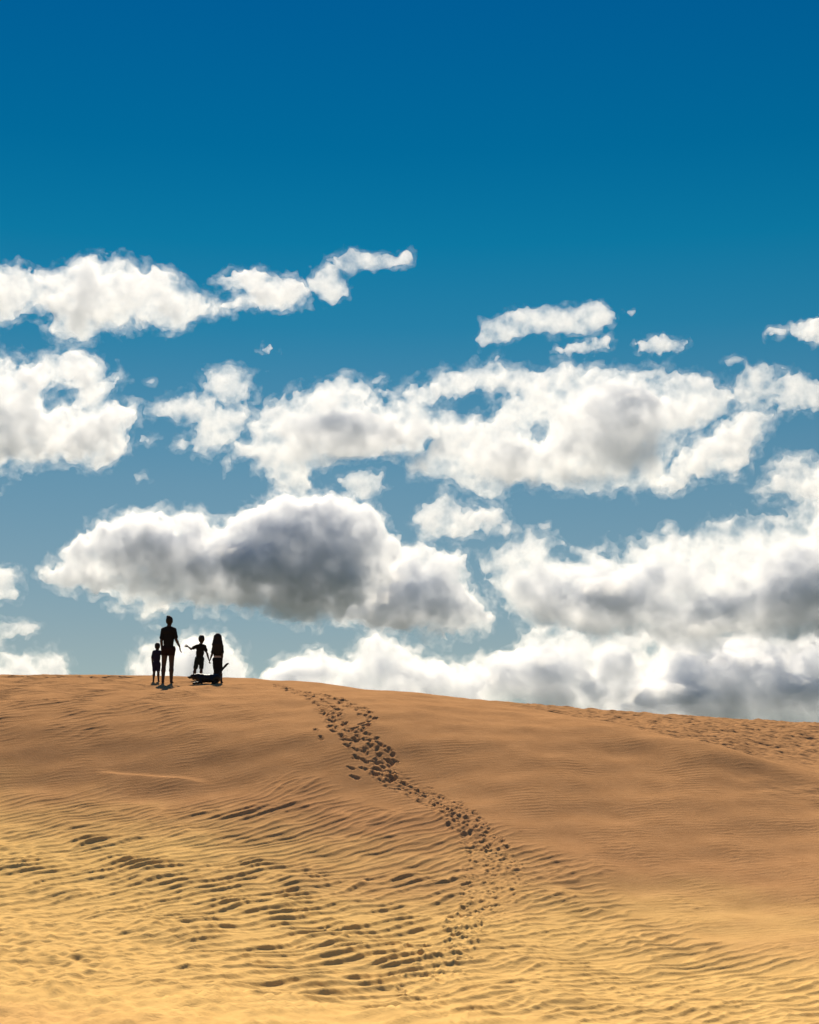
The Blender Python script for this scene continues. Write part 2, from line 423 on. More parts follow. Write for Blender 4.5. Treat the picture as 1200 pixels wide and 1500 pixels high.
def base_heights(px, Ys):
    """Height table over bearings px (photograph columns) and distances Ys: slopes blended between bearings, then walked outwards."""
    NS = 60
    sq = (np.arange(NS) + 0.5) / NS
    SL, ST, CR, RR, RY = [], [], [], [], []
    for b in BX:
        y0, rows, rest = PROF[b]
        pc = rows[-1][0]
        r = np.array([1500.0] + [q[0] for q in rows])
        smid = (1500 - (r[:-1] + r[1:]) / 2) / (1500 - pc)
        SL.append(np.interp(sq, smid, [q[1] for q in rows])); ST.append(y0); CR.append(pc)
        if rest is None:
            rest = [(pc + a, 46.0 + d) for a, d in ((2, 4), (5, 8), (10, 12), (16, 16), (24, 20), (34, 26))]
        RR.append([q[0] for q in rest]); RY.append([q[1] for q in rest])
    SL, RR, RY = np.array(SL), np.array(RR, float), np.array(RY, float)
    cols = np.arange(BX[0], BX[-1] + 1, 25.0)
    sl = np.array([pchip(BX, SL[:, k], cols) for k in range(NS)]).T
    st, cr = pchip(BX, ST, cols), pchip(BX, CR, cols)
    rr = np.array([pchip(BX, RR[:, k], cols) for k in range(6)]).T
    ry = np.array([pchip(BX, RY[:, k], cols) for k in range(6)]).T
    T = np.empty((len(cols), len(Ys)))
    fine = np.arange(8, 80, 0.05)
    ker = np.exp(-(np.arange(-24, 25) * 0.05) ** 2 / (2 * 0.24 ** 2)); ker /= ker.sum()
    for c in range(len(cols)):
        Y = st[c]; Z = CAM_Z + Y * float(slope_of(1500))
        pts = NEAR + [(Y, Z)]
        for k in range(NS):
            t, s_ = math.tan(R(sl[c, k])), float(slope_of(1500 - (1500 - cr[c]) * (k + 1) / NS))
            Y2 = (Z - Y * t - CAM_Z) / (s_ - t)
            Z += t * (Y2 - Y); Y = Y2
            pts.append((Y, Z))
        last = Y
        for k in range(6):
            yk = max(ry[c, k], last + 1.5); last = yk
            pts.append((yk, CAM_Z + yk * float(slope_of(rr[c, k]))))
        pts += FAR
        a = np.array(pts)
        z = pchip(a[:, 0], a[:, 1], Ys)
        f = np.interp(fine, Ys, z)
        g = np.convolve(np.pad(f, 24, mode='edge'), ker, 'valid')
        m = (Ys > 10) & (Ys < 78)
        z[m] = np.interp(Ys[m], fine, g)
        T[c] = z
    # ease across the bearings
    kc = np.exp(-(np.arange(-4, 5) / 1.6) ** 2 / 2); kc /= kc.sum()
    T = np.apply_along_axis(lambda v: np.convolve(np.pad(v, 4, mode='edge'), kc, 'valid'), 0, T)
    q = (np.clip(px, BX[0], BX[-1]) - cols[0]) / 25.0
    i = np.clip(q.astype(int), 0, len(cols) - 2)
    t = (q - i)[:, None]
    def tang(j): return (T[np.clip(j + 1, 0, len(cols) - 1)] - T[np.clip(j - 1, 0, len(cols) - 1)]) / 2
    return ((1 + 2 * t) * (1 - t) ** 2 * T[i] + t * (1 - t) ** 2 * tang(i) + t * t * (3 - 2 * t) * T[i + 1] + t * t * (t - 1) * tang(i + 1))


# grid: dense where the photograph looks, sparse out to the horizon
du = np.arange(-340, 1541, 2.0)
PXC = np.concatenate([600 + np.array([-20000, -9000, -5000, -3200, -2200, -1600, -1300, -1120, -1020, -970]), du,
                      600 + np.array([975, 1020, 1120, 1300, 1600, 2200, 3200, 5000, 9000, 20000])])
YS = np.concatenate([np.arange(-40, 0, 4.0), np.arange(0, 10, 0.5), np.arange(10, 14, 0.1), np.arange(14, 45, STEP), np.arange(45, 64, 0.06),
                     np.arange(64, 76, 0.4), np.arange(76, 120, 3), [125, 140, 170, 220, 320, 500, 900, 1600, 3000, 6000, 12000, 30000]])
H = base_heights(PXC, YS)
U = (PXC - 600) / F
Xg = U[:, None] * np.maximum(YS, 12.0)[None, :]
Yg = np.broadcast_to(YS[None, :], Xg.shape)
# the row of the photograph each bare-dune point falls in: lays out the patches of rippled and smooth sand
rel_z, rel_y = H - CAM_Z, np.maximum(Yg, 1.0)
PY = 750 - F * (rel_z * CP - rel_y * SP) / (rel_y * CP + rel_z * SP)
PX = np.broadcast_to(PXC[:, None], PY.shape)
NEARM = (Yg > 9.5) & (Yg < 66)


def sstep(a, b, x):
    t = np.clip((x - a) / (b - a), 0, 1)
    return t * t * (3 - 2 * t)


def narrow(X, Y, ang, wl, spread, n, seed, wls=0.16):
    """Ripples: plane waves of about one direction and length, so that crests wander, fork and end."""
    rng = np.random.default_rng(seed)
    s = np.zeros_like(X); q = np.zeros_like(X)
    for i in range(n):
        a = ang + rng.normal() * spread
        k = 2 * math.pi / (wl * math.exp(rng.normal() * wls))
        ph = rng.uniform(0, 2 * math.pi)
        arg = (X * math.cos(a) + Y * math.sin(a)) * k + ph
        s += np.cos(arg); q += np.sin(arg)
    s /= math.sqrt(n / 2); q /= math.sqrt(n / 2)
    return s, q


def soft_noise(X, Y, wl, seed, n=14):
    rng = np.random.default_rng(seed)
    s = np.zeros_like(X)
    for i in range(n):
        a = rng.uniform(0, 2 * math.pi)
        k = 2 * math.pi / (wl * math.exp(rng.normal() * 0.45))
        s += np.cos((X * math.cos(a) + Y * math.sin(a)) * k + rng.uniform(0, 6.3))
    return s / math.sqrt(n / 2)


def ripple(X, Y, ang, wl, h, spread, seed, skew=0.55, n=22, wls=0.13):
    """Asymmetric ripples: steep side towards direction ang; local strength follows the wave packet."""
    wx = 0.10 * wl * soft_noise(X, Y, wl * 3.2, seed + 5) ; wy = 0.10 * wl * soft_noise(X, Y, wl * 3.2, seed + 6)
    s, q = narrow(X + wx, Y + wy, ang, wl, spread, n, seed, wls)
    A = np.sqrt(s * s + q * q); ph = np.arctan2(q, s)
    prof = np.cos(ph + skew * np.sin(ph))
    prof = 2 * (0.5 + 0.5 * prof) ** 1.35 - 1 + 0.12 * np.cos(2 * ph + 1.0)
    return h * 0.5 * (A / (A + 0.35)) * 1.25 * prof


def band(field, lo, hi, w):
    return sstep(lo - w, lo + w, field) * (1 - sstep(hi - w, hi + w, field))


m_ = NEARM
xs_, ys_, px_, py_ = Xg[m_], Yg[m_], PX[m_], PY[m_]
big = soft_noise(xs_, ys_, 4.5, 3)
mid_n = soft_noise(xs_, ys_, 1.6, 4)
front = ys_ < np.interp(px_, [600, 750, 900, 1050, 1200, 1900], [47, 43, 38.0, 35.0, 33.0, 33.0])
# boundary between the smooth upper slope and the rippled foot of the dune
edge = np.interp(px_, [-300, 0, 150, 300, 450, 600, 680, 760, 900, 1050, 1200, 1500], [1138, 1140, 1146, 1155, 1150, 1158, 1178, 1225, 1300, 1360, 1420, 1500])
rel = py_ - edge + 10 * big + 6 * mid_n
foot = sstep(-4, 40, rel)
coarse = sstep(40, 150, rel + 25 * big)
# smooth, wind-swept patch at the bottom left
calm = np.exp(-(((px_ - 60) / 230) ** 2 + ((py_ - 1405) / 75) ** 2)) + np.exp(-(((px_ - 120) / 300) ** 2 + ((py_ - 1500) / 30) ** 2)) + 0.8 * np.exp(-(((px_ + 10) / 70) ** 2 + ((py_ - 1215) / 50) ** 2))
calm = np.clip(calm * 1.15 + 0.12 * mid_n, 0, 1)
A_N = R(-52 + 14)
dz = np.zeros_like(xs_)
# fine ripples at the upper foot, longer and stronger ones lower down, fine again at the right
rside = sstep(640, 900, px_ + 0.35 * (1500 - py_))
dz += ripple(xs_, ys_, R(-44), 0.23, 0.028, 0.09, 21, .6, wls=.10) * foot * (1 - coarse) * (1 - 0.7 * calm)
dz += ripple(xs_, ys_, R(-36), 0.31, 0.050, 0.075, 22, 0.85, wls=.14) * coarse * (1 - 0.9 * calm) * (0.85 + 0.22 * mid_n) * (1 - rside)
dz += ripple(xs_, ys_, R(-37), 0.20, 0.026, 0.10, 23, .65, wls=.12) * coarse * rside * (0.85 + 0.22 * mid_n) * (1 - 0.8 * calm)
dz += ripple(xs_, ys_, R(-70), 0.16, 0.007, 0.25, 24) * coarse * (1 - calm * 0.5)
dz += (0.009 * soft_noise(xs_, ys_, 0.55, 31) + 0.009 * soft_noise(xs_, ys_, 0.22, 32)) * calm * sstep(1180, 1260, py_)
# very fine ripples over the whole upper slope, a little stronger towards the left of the crest
up = (1 - foot) * front
left = sstep(520, 60, px_)
dz += ripple(xs_, ys_, R(-45), 0.26, 0.024, 0.10, 25) * up * left * sstep(1105, 1030, py_) * (0.7 + 0.35 * mid_n)
dz += ripple(xs_, ys_, R(-72), 0.14, 0.0042, 0.10, 26) * up * (0.8 + 0.4 * mid_n)
# far slope at the right: heaped, trampled-looking sand
back = 1 - front.astype(float)
bk = back * sstep(1128, 1092, py_ - 0.02 * (px_ - 900)) * (ys_ > 40)
dz += (0.016 * soft_noise(xs_, ys_, 1.3, 41) + 0.012 * soft_noise(xs_, ys_, 0.6, 42) + 0.008 * soft_noise(xs_, ys_, 0.33, 43)) * bk * sstep(640, 800, px_)
# gentle large undulation
dz += 0.02 * big * front + 0.012 * mid_n * (1 - 0.6 * up)


def bump_line(pts, width, height):
    """A low wind lip along a line of photograph points: gentle towards the sun, short towards the camera."""
    P = np.array([(x, y) for x, y in pts], float)
    yc = np.interp(px_, P[:, 0], P[:, 1], left=1e9, right=1e9)
    s = (py_ - yc)
    fade = sstep(P[0, 0], P[0, 0] + 30, px_) * (1 - sstep(P[-1, 0] - 60, P[-1, 0], px_))
    return height * fade * np.where(np.abs(s) < 200, np.exp(-(np.where(s > 0, s / (3.5 * width), s / (1.2 * width))) ** 2), 0)


dz += bump_line([(140, 1136), (200, 1140), (260, 1146), (330, 1152)], 5, 0.075)
dz += bump_line([(1060, 1138), (1120, 1146), (1200, 1158), (1330, 1180)], 6, 0.028) * (0.8 + 0.4 * mid_n)
dz += bump_line([(960, 1150), (1040, 1160), (1160, 1172), (1330, 1200)], 7, 0.022)
rp = np.exp(-(((px_ - 1190) / 90) ** 2 + ((py_ - 1160) / 14) ** 2))
dz += 0.010 * soft_noise(xs_, ys_, 0.5, 44) * rp * front

HH = H.copy()
HH[m_] += dz


def height_at(x, y):
    """Height of the finished ground at one point (bilinear in the fan grid)."""
    j = int(np.clip(np.searchsorted(YS, y) - 1, 0, len(YS) - 2))
    tj = (y - YS[j]) / (YS[j + 1] - YS[j])
    p = 600 + F * x / max(y, 12.0)
    i = int(np.clip(np.searchsorted(PXC, p) - 1, 0, len(PXC) - 2))
    ti = (p - PXC[i]) / (PXC[i + 1] - PXC[i])
    return float((HH[i, j] * (1 - tj) + HH[i, j + 1] * tj) * (1 - ti) + (HH[i + 1, j] * (1 - tj) + HH[i + 1, j + 1] * tj) * ti)


def ground_seen(px, py):
    """Distance at which the bare dune is seen at (px, py) of the photograph (first hit)."""
    i = int(np.argmin(np.abs(PXC - px)))
    j = np.nonzero((YS > 13) & (PY[i] <= py))[0]
    return float(YS[j[0]]) if len(j) else 42.0


# ------------------------------------------------------------------ footprints pressed into the sand
frng = random.Random(7)


def press(x, y, ang, L=0.27, W=0.13, depth=0.07, rim=0.010):
    Lr = L * 1.6
    jy = np.nonzero((YS > y - Lr) & (YS < y + Lr))[0]
    if not len(jy): return
    sl_y = slice(jy[0], jy[-1] + 1)
    xs_row = Xg[:, jy[len(jy) // 2]]
    ix = np.nonzero((xs_row > x - Lr) & (xs_row < x + Lr))[0]
    if not len(ix): return
    sl_x = slice(ix[0], ix[-1] + 1)
    X, Y = Xg[sl_x, sl_y] - x, Yg[sl_x, sl_y] - y
    a, b = X * math.cos(ang) + Y * math.sin(ang), -X * math.sin(ang) + Y * math.cos(ang)
    # heel and ball of the foot, joined by a shallower waist
    rb = np.sqrt(((a - .17 * L) / (.36 * L)) ** 2 + (b / (W / 2)) ** 2)
    rh = np.sqrt(((a + .30 * L) / (.24 * L)) ** 2 + (b / (.38 * W)) ** 2)
    rw = np.sqrt((a / (.45 * L)) ** 2 + (b / (.34 * W)) ** 2)
    r = np.minimum(np.minimum(rb, rh), rw)
    pit = -depth * (1 - sstep(0.3, 1.4, r)) * (1 + 0.35 * np.clip(a / (L / 2), -1, 1))
    edge_ = rim * np.exp(-((r - 1.35) / 0.3) ** 2) * (1 - 0.6 * np.clip(a / (L / 2), -1, 1))
    HH[sl_x, sl_y] += pit + edge_


def tread(pts, width=0.28, sink=0.014, rough=0.009, seed=60):
    """Sand churned by many feet along a path."""
    W = np.array([((px - 600) / F * ground_seen(px, py), ground_seen(px, py)) for px, py in pts])
    lo, hi = W.min(0) - 1, W.max(0) + 1
    jy = np.nonzero((YS > lo[1]) & (YS < hi[1]))[0]; sy = slice(jy[0], jy[-1] + 1)
    ix = np.nonzero((Xg[:, jy[0]] > lo[0] - 2) & (Xg[:, jy[-1]] < hi[0] + 4))[0]; sx = slice(ix[0], ix[-1] + 1)
    X, Y = Xg[sx, sy], Yg[sx, sy]
    d2 = np.full(X.shape, 1e9); tt = np.zeros(X.shape)
    for k in range(len(W) - 1):
        e = W[k + 1] - W[k]
        t = np.clip(((X - W[k, 0]) * e[0] + (Y - W[k, 1]) * e[1]) / (e @ e), 0, 1)
        q = (X - W[k, 0] - t * e[0]) ** 2 + (Y - W[k, 1] - t * e[1]) ** 2
        tt = np.where(q < d2, (k + t) / (len(W) - 1), tt); d2 = np.minimum(d2, q)
    m = np.exp(-(np.sqrt(d2) / width) ** 4) * (1 - 0.95 * tt)
    HH[sx, sy] += m * (-sink + rough * soft_noise(X, Y, 0.26, seed) + 0.7 * rough * soft_noise(X, Y, 0.13, seed + 1))


def trail(pts, stride=0.33, straddle=0.10, jit=0.05, depth=0.075, twice=1, size=1.0, fade=0.0):
    W = []
    for (px, py) in pts:
        Y = ground_seen(px, py)
        W.append(((px - 600) / F * Y, Y))
    W = np.array(W)
    seg = np.hypot(*np.diff(W, axis=0).T)
    cum = np.concatenate([[0], np.cumsum(seg)])
    for rep in range(twice):
        s, side = frng.uniform(0, stride), 1
        while s < cum[-1]:
            x, y = np.interp(s, cum, W[:, 0]), np.interp(s, cum, W[:, 1])
            x2, y2 = np.interp(min(s + .2, cum[-1]), cum, W[:, 0]), np.interp(min(s + .2, cum[-1]), cum, W[:, 1])
            dx, dy = (x2 - x), (y2 - y)
            n = math.hypot(dx, dy) or 1
            ang = math.atan2(dy, dx) + frng.gauss(0, 0.3)
            ox, oy = -dy / n * straddle * side, dx / n * straddle * side
            press(x + ox + frng.gauss(0, jit), y + oy + frng.gauss(0, jit), ang,
                  L=frng.uniform(.21, .28) * size, W=frng.uniform(.09, .13) * size, depth=depth * frng.uniform(.75, 1.2) * (1 - fade * s / cum[-1]))
            s += stride * frng.uniform(.8, 1.25); side = -side


if FOOT:
    tread([(556, 1126), (585, 1147), (618, 1164), (650, 1181), (682, 1206), (704, 1236), (716, 1264), (716, 1296), (700, 1326), (680, 1354), (660, 1400)])
    tread([(475, 1036), (492, 1052), (508, 1075), (530, 1098), (552, 1122)], width=.25, sink=.012, rough=.010, seed=64)
    trail([(398, 1002), (425, 1010), (455, 1022), (475, 1033), (490, 1048), (500, 1065), (512, 1085), (525, 1100), (540, 1113), (556, 1128), (575, 1143)], twice=3, depth=.024)
    trail([(440, 1013), (480, 1021), (505, 1031), (528, 1041), (545, 1056), (536, 1062), (524, 1075), (545, 1088), (562, 1100), (578, 1112)], depth=.027, twice=3, straddle=.07)
    trail([(472, 1058), (478, 1070), (490, 1082), (510, 1092)], depth=.032, straddle=.16)
    trail([(540, 1080), (556, 1095), (566, 1115), (560, 1128), (568, 1140)], depth=.032)
    trail([(502, 1128), (515, 1132), (530, 1138)], depth=.03)
    trail([(560, 1130), (585, 1148), (612, 1162), (640, 1178), (665, 1196), (684, 1218), (698, 1245), (703, 1270), (697, 1300), (684, 1328), (672, 1352), (676, 1380), (655, 1410), (640, 1440)], twice=3, straddle=.11, depth=.0115, size=.85, fade=.9, stride=.27)
    trail([(600, 1152), (640, 1166), (672, 1186), (700, 1208), (724, 1236), (742, 1262), (748, 1292), (735, 1312), (712, 1330), (690, 1352), (678, 1366)], twice=3, straddle=.09, depth=.0115, size=.85, fade=.8, stride=.27)
    trail([(612, 1150), (660, 1176), (690, 1205), (712, 1240), (720, 1270)], depth=.014, straddle=.16, size=.8)
    trail([(700, 1320), (668, 1365), (640, 1400), (612, 1440), (600, 1490)], depth=.014, straddle=.16, size=.8)
    for _ in range(8):
        px, py = frng.uniform(430, 700), frng.uniform(1290, 1430)
        Y = ground_seen(px, py)
        press((px - 600) / F * Y, Y, frng.uniform(-.4, 1.2), depth=.0115)
    for k in range(16):                       # trodden sand along the skyline left of the family
        px = 15 + k * 13 + frng.uniform(-5, 5)
        Y = ground_seen(px, frng.uniform(991.5, 994))
        press((px - 600) / F * Y, Y, frng.uniform(-.3, .3), L=.4, W=.3, depth=.04, rim=.02)

# ------------------------------------------------------------------ sand
sand, nt, out = new_mat('sand')
bs = node(nt, 'ShaderNodeBsdfDiffuse', Roughness=0.0)
geo = nt.nodes.new('ShaderNodeNewGeometry')
n1 = node(nt, 'ShaderNodeTexNoise', Scale=0.22, Detail=5.0, Roughness=0.6)
n2 = node(nt, 'ShaderNodeTexNoise', Scale=2.6, Detail=7.0, Roughness=0.7)
n3 = node(nt, 'ShaderNodeTexNoise', Scale=30.0, Detail=4.0, Roughness=0.7)
for n_ in (n1, n2, n3): nt.links.new(geo.outputs['Position'], n_.inputs['Vector'])
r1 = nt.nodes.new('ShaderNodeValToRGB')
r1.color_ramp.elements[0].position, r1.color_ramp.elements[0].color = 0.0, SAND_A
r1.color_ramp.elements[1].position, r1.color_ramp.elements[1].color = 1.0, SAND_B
# painted sunlight: sand lightened at the foot, mostly to the left; slope ochre
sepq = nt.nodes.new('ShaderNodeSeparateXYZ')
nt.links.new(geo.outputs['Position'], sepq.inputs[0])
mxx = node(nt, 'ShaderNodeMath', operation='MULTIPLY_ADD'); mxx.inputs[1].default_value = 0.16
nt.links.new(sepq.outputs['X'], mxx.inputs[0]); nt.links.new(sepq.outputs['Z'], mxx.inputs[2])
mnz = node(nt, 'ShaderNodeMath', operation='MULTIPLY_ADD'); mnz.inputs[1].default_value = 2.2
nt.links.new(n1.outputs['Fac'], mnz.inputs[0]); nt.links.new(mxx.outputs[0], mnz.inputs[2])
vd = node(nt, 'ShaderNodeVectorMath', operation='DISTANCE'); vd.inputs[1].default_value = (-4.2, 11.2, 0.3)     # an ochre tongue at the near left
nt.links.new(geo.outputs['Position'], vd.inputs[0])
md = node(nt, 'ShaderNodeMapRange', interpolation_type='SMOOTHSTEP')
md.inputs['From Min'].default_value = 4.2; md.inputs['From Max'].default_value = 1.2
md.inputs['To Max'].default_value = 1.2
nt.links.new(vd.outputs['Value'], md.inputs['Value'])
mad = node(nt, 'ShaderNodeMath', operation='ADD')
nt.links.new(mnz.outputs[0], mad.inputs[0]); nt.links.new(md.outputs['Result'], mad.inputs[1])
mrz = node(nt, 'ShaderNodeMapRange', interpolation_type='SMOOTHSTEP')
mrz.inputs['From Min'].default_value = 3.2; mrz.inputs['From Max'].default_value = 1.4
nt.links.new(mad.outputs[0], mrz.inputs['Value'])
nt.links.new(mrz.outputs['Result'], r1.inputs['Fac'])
mx = node(nt, 'ShaderNodeMix', data_type='RGBA', blend_type='MULTIPLY')
mx.inputs['Factor'].default_value = 1.0
r2 = nt.nodes.new('ShaderNodeValToRGB')
r2.color_ramp.elements[0].position, r2.color_ramp.elements[0].color = 0.3, (0.82, 0.80, 0.77, 1)
r2.color_ramp.elements[1].position, r2.color_ramp.elements[1].color = 0.7, (1, 1, 1, 1)
nt.links.new(n2.outputs['Fac'], r2.inputs['Fac'])
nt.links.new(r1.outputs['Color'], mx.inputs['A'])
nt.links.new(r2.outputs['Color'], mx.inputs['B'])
sepp = nt.nodes.new('ShaderNodeSeparateXYZ')
nt.links.new(geo.outputs['Position'], sepp.inputs[0])
fr = node(nt, 'ShaderNodeMapRange')                    # unseen ground past the dunes, darkened to cut warm bounce onto the clouds
fr.inputs['From Min'].default_value = 110; fr.inputs['From Max'].default_value = 170
nt.links.new(sepp.outputs['Y'], fr.inputs['Value'])
far_dark = node(nt, 'ShaderNodeMix', data_type='RGBA')
far_dark.inputs['B'].default_value = (0.045, 0.06, 0.035, 1)
nt.links.new(fr.outputs['Result'], far_dark.inputs['Factor'])
nt.links.new(mx.outputs['Result'], far_dark.inputs['A'])
nt.links.new(far_dark.outputs['Result'], bs.inputs['Color'])
bp = node(nt, 'ShaderNodeBump', Strength=0.6, Distance=0.02)
nt.links.new(n3.outputs['Fac'], bp.inputs['Height'])
nt.links.new(bp.outputs['Normal'], bs.inputs['Normal'])
nt.links.new(bs.outputs[0], out.inputs['Surface'])

nx_, ny_ = HH.shape
gi = np.arange(nx_ * ny_, dtype=np.int32).reshape(nx_, ny_)
gq = np.stack([gi[:-1, :-1], gi[1:, :-1], gi[1:, 1:], gi[:-1, 1:]], -1).reshape(-1, 4)
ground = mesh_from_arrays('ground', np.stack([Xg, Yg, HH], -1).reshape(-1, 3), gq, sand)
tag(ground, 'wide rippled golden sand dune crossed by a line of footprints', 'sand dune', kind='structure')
# ------------------------------------------------------------------ figures: each body is one surface grown round its bones
def V3(*a): return np.array(a, np.float32)


class Field:
    """Signed distance (inside positive) on a box of voxels, built from tapered limbs and ellipsoids that blend."""
    def __init__(s, lo, hi, vox):
        s.vox = vox
        s.lo = np.array(lo, np.float32) - 3 * vox
        n = np.ceil((np.array(hi) + 3 * vox - s.lo) / vox).astype(int) + 1
        s.ax = [s.lo[i] + np.arange(n[i], dtype=np.float32) * vox for i in range(3)]
        s.D = np.full(n, 0.5, np.float32)

    def _box(s, lo, hi):
        sl = []
        for i in range(3):
            a = int(np.clip(math.floor((lo[i] - s.lo[i]) / s.vox), 0, len(s.ax[i]) - 1))
            b = int(np.clip(math.ceil((hi[i] - s.lo[i]) / s.vox) + 1, a + 1, len(s.ax[i])))
            sl.append(slice(a, b))
        sl = tuple(sl)
        return sl, s.ax[0][sl[0]][:, None, None], s.ax[1][sl[1]][None, :, None], s.ax[2][sl[2]][None, None, :]

    def _mix(s, sl, d, k, cut=False):
        a = s.D[sl]
        if cut:
            a = -a
        h = np.maximum(k - np.abs(a - d), 0) / max(k, 1e-6)
        r = np.minimum(a, d) - h * h * k * 0.25
        s.D[sl] = -r if cut else r

    def limb(s, p, r0, q, r1, k=0.02, flat=None, cut=False):
        """Tapered limb p -> q; flat = (axis vector, factor) squashes it along an axis."""
        p, q = np.array(p, np.float32), np.array(q, np.float32)
        m = max(r0, r1) * 1.3 + k + 4 * s.vox
        sl, X, Y, Z = s._box(np.minimum(p, q) - m, np.maximum(p, q) + m)
        e = q - p
        L = float(e @ e) + 1e-12
        t = np.clip(((X - p[0]) * e[0] + (Y - p[1]) * e[1] + (Z - p[2]) * e[2]) / L, 0, 1)
        dx, dy, dz_ = X - p[0] - t * e[0], Y - p[1] - t * e[1], Z - p[2] - t * e[2]
        d2 = dx * dx + dy * dy + dz_ * dz_
        if flat is not None:
            ax, f = flat
            pr = dx * ax[0] + dy * ax[1] + dz_ * ax[2]
            d2 = d2 + pr * pr * (f * f - 1)
        s._mix(sl, np.sqrt(d2) - (r0 + t * (r1 - r0)), k, cut)
        return s

    def egg(s, c, r, k=0.02, cut=False):
        c, r = np.array(c, np.float32), np.array(r, np.float32)
        m = float(r.max()) + k + 4 * s.vox
        sl, X, Y, Z = s._box(c - m, c + m)
        q = np.sqrt(((X - c[0]) / r[0]) ** 2 + ((Y - c[1]) / r[1]) ** 2 + ((Z - c[2]) / r[2]) ** 2)
        s._mix(sl, (q - 1) * float(r.min()), k, cut)
        return s

    def keep(s, axis, lo=None, hi=None):
        A = s.ax[axis].reshape([-1 if i == axis else 1 for i in range(3)])
        if lo is not None: s.D = np.maximum(s.D, lo - A)
        if hi is not None: s.D = np.maximum(s.D, A - hi)
        return s

    def mesh(s, name, mat, parent=None, wobble=0.0, seed=0):
        if wobble:
            s.D = s.D + wobble * np.sin(s.ax[0] * 61 + seed)[:, None, None] * np.sin(s.ax[2] * 47 + 2 * seed)[None, None, :] \
                + 0.6 * wobble * np.sin(s.ax[1] * 70)[None, :, None] * np.sin(s.ax[2] * 90)[None, None, :]
        G = -s.D
        G[0] = G[-1] = -1; G[:, 0] = G[:, -1] = -1; G[:, :, 0] = G[:, :, -1] = -1
        Vv, Q = surface_nets(G)
        return mesh_from_arrays(name, s.lo + Vv * s.vox, Q[:, ::-1], mat, parent)


def cloth_mat(name, col, rough=0.9):
    m, nt, out = new_mat(name)
    b = node(nt, 'ShaderNodeBsdfPrincipled', Roughness=rough)
    b.inputs['Specular IOR Level'].default_value = 0.2
    tco = nt.nodes.new('ShaderNodeTexCoord')
    n = node(nt, 'ShaderNodeTexNoise', Scale=28.0, Detail=4.0)
    nt.links.new(tco.outputs['Object'], n.inputs['Vector'])
    r = nt.nodes.new('ShaderNodeValToRGB')
    r.color_ramp.elements[0].color = tuple(c * 0.75 for c in col) + (1,)
    r.color_ramp.elements[1].color = tuple(c * 1.2 for c in col) + (1,)
    nt.links.new(n.outputs['Fac'], r.inputs['Fac'])
    nt.links.new(r.outputs['Color'], b.inputs['Base Color'])
    bp = node(nt, 'ShaderNodeBump', Strength=0.3, Distance=0.004)
    nt.links.new(n.outputs['Fac'], bp.inputs['Height'])
    nt.links.new(bp.outputs['Normal'], b.inputs['Normal'])
    nt.links.new(b.outputs[0], out.inputs['Surface'])
    return m


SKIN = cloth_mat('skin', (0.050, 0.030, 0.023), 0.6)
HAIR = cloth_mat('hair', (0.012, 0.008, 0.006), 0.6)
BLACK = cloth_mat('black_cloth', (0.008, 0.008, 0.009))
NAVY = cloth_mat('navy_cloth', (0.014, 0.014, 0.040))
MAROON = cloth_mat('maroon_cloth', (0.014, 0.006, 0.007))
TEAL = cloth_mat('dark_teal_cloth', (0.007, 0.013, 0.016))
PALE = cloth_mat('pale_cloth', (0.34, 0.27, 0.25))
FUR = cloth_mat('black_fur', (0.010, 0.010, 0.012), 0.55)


def unit(v):
    v = np.array(v, np.float32)
    return v / (np.linalg.norm(v) + 1e-9)


def hand(f, wrist, d, side, h, curl=0.4, spread=0.10):
    """Palm and five fingers from the wrist along d; side points from the palm towards the thumb."""
    d = unit(d); side = unit(np.array(side) - d * float(np.dot(side, d)))
    nrm = unit(np.cross(d, side))
    L = 0.104 * h
    palm = wrist + d * L * 0.42
    f.limb(wrist, 0.0145 * h, palm, 0.017 * h, 0.008, flat=(nrm, 1.7))
    f.limb(wrist + d * L * .30 + side * .010 * h, 0.011 * h, palm - side * .014 * h, 0.011 * h, 0.006, flat=(nrm, 1.5))
    for i, ln in enumerate((0.44, 0.50, 0.47, 0.36)):
        o = palm + side * h * (0.0135 - 0.0090 * i)
        dd = unit(d + side * spread * (1.5 - i) * 0.7)
        a = o + dd * L * ln * 0.48
        b = a + unit(dd * (1 - curl * .5) + nrm * curl * 0.8) * L * ln * 0.30
        c = b + unit(dd * (1 - curl) + nrm * curl * 1.2) * L * ln * 0.24
        r = 0.0052 * h
        f.limb(o, r * 1.08, a, r, 0.003).limb(a, r, b, r * .92, 0.002).limb(b, r * .92, c, r * .8, 0.002)
    t0 = wrist + d * L * 0.16 + side * .013 * h
    t1 = t0 + unit(d * 0.75 + side * 0.75) * L * 0.26
    t2 = t1 + unit(d * 0.95 + side * 0.25) * L * 0.24
    f.limb(t0, .0082 * h, t1, .0064 * h, .006).limb(t1, .0064 * h, t2, .0050 * h, .002)


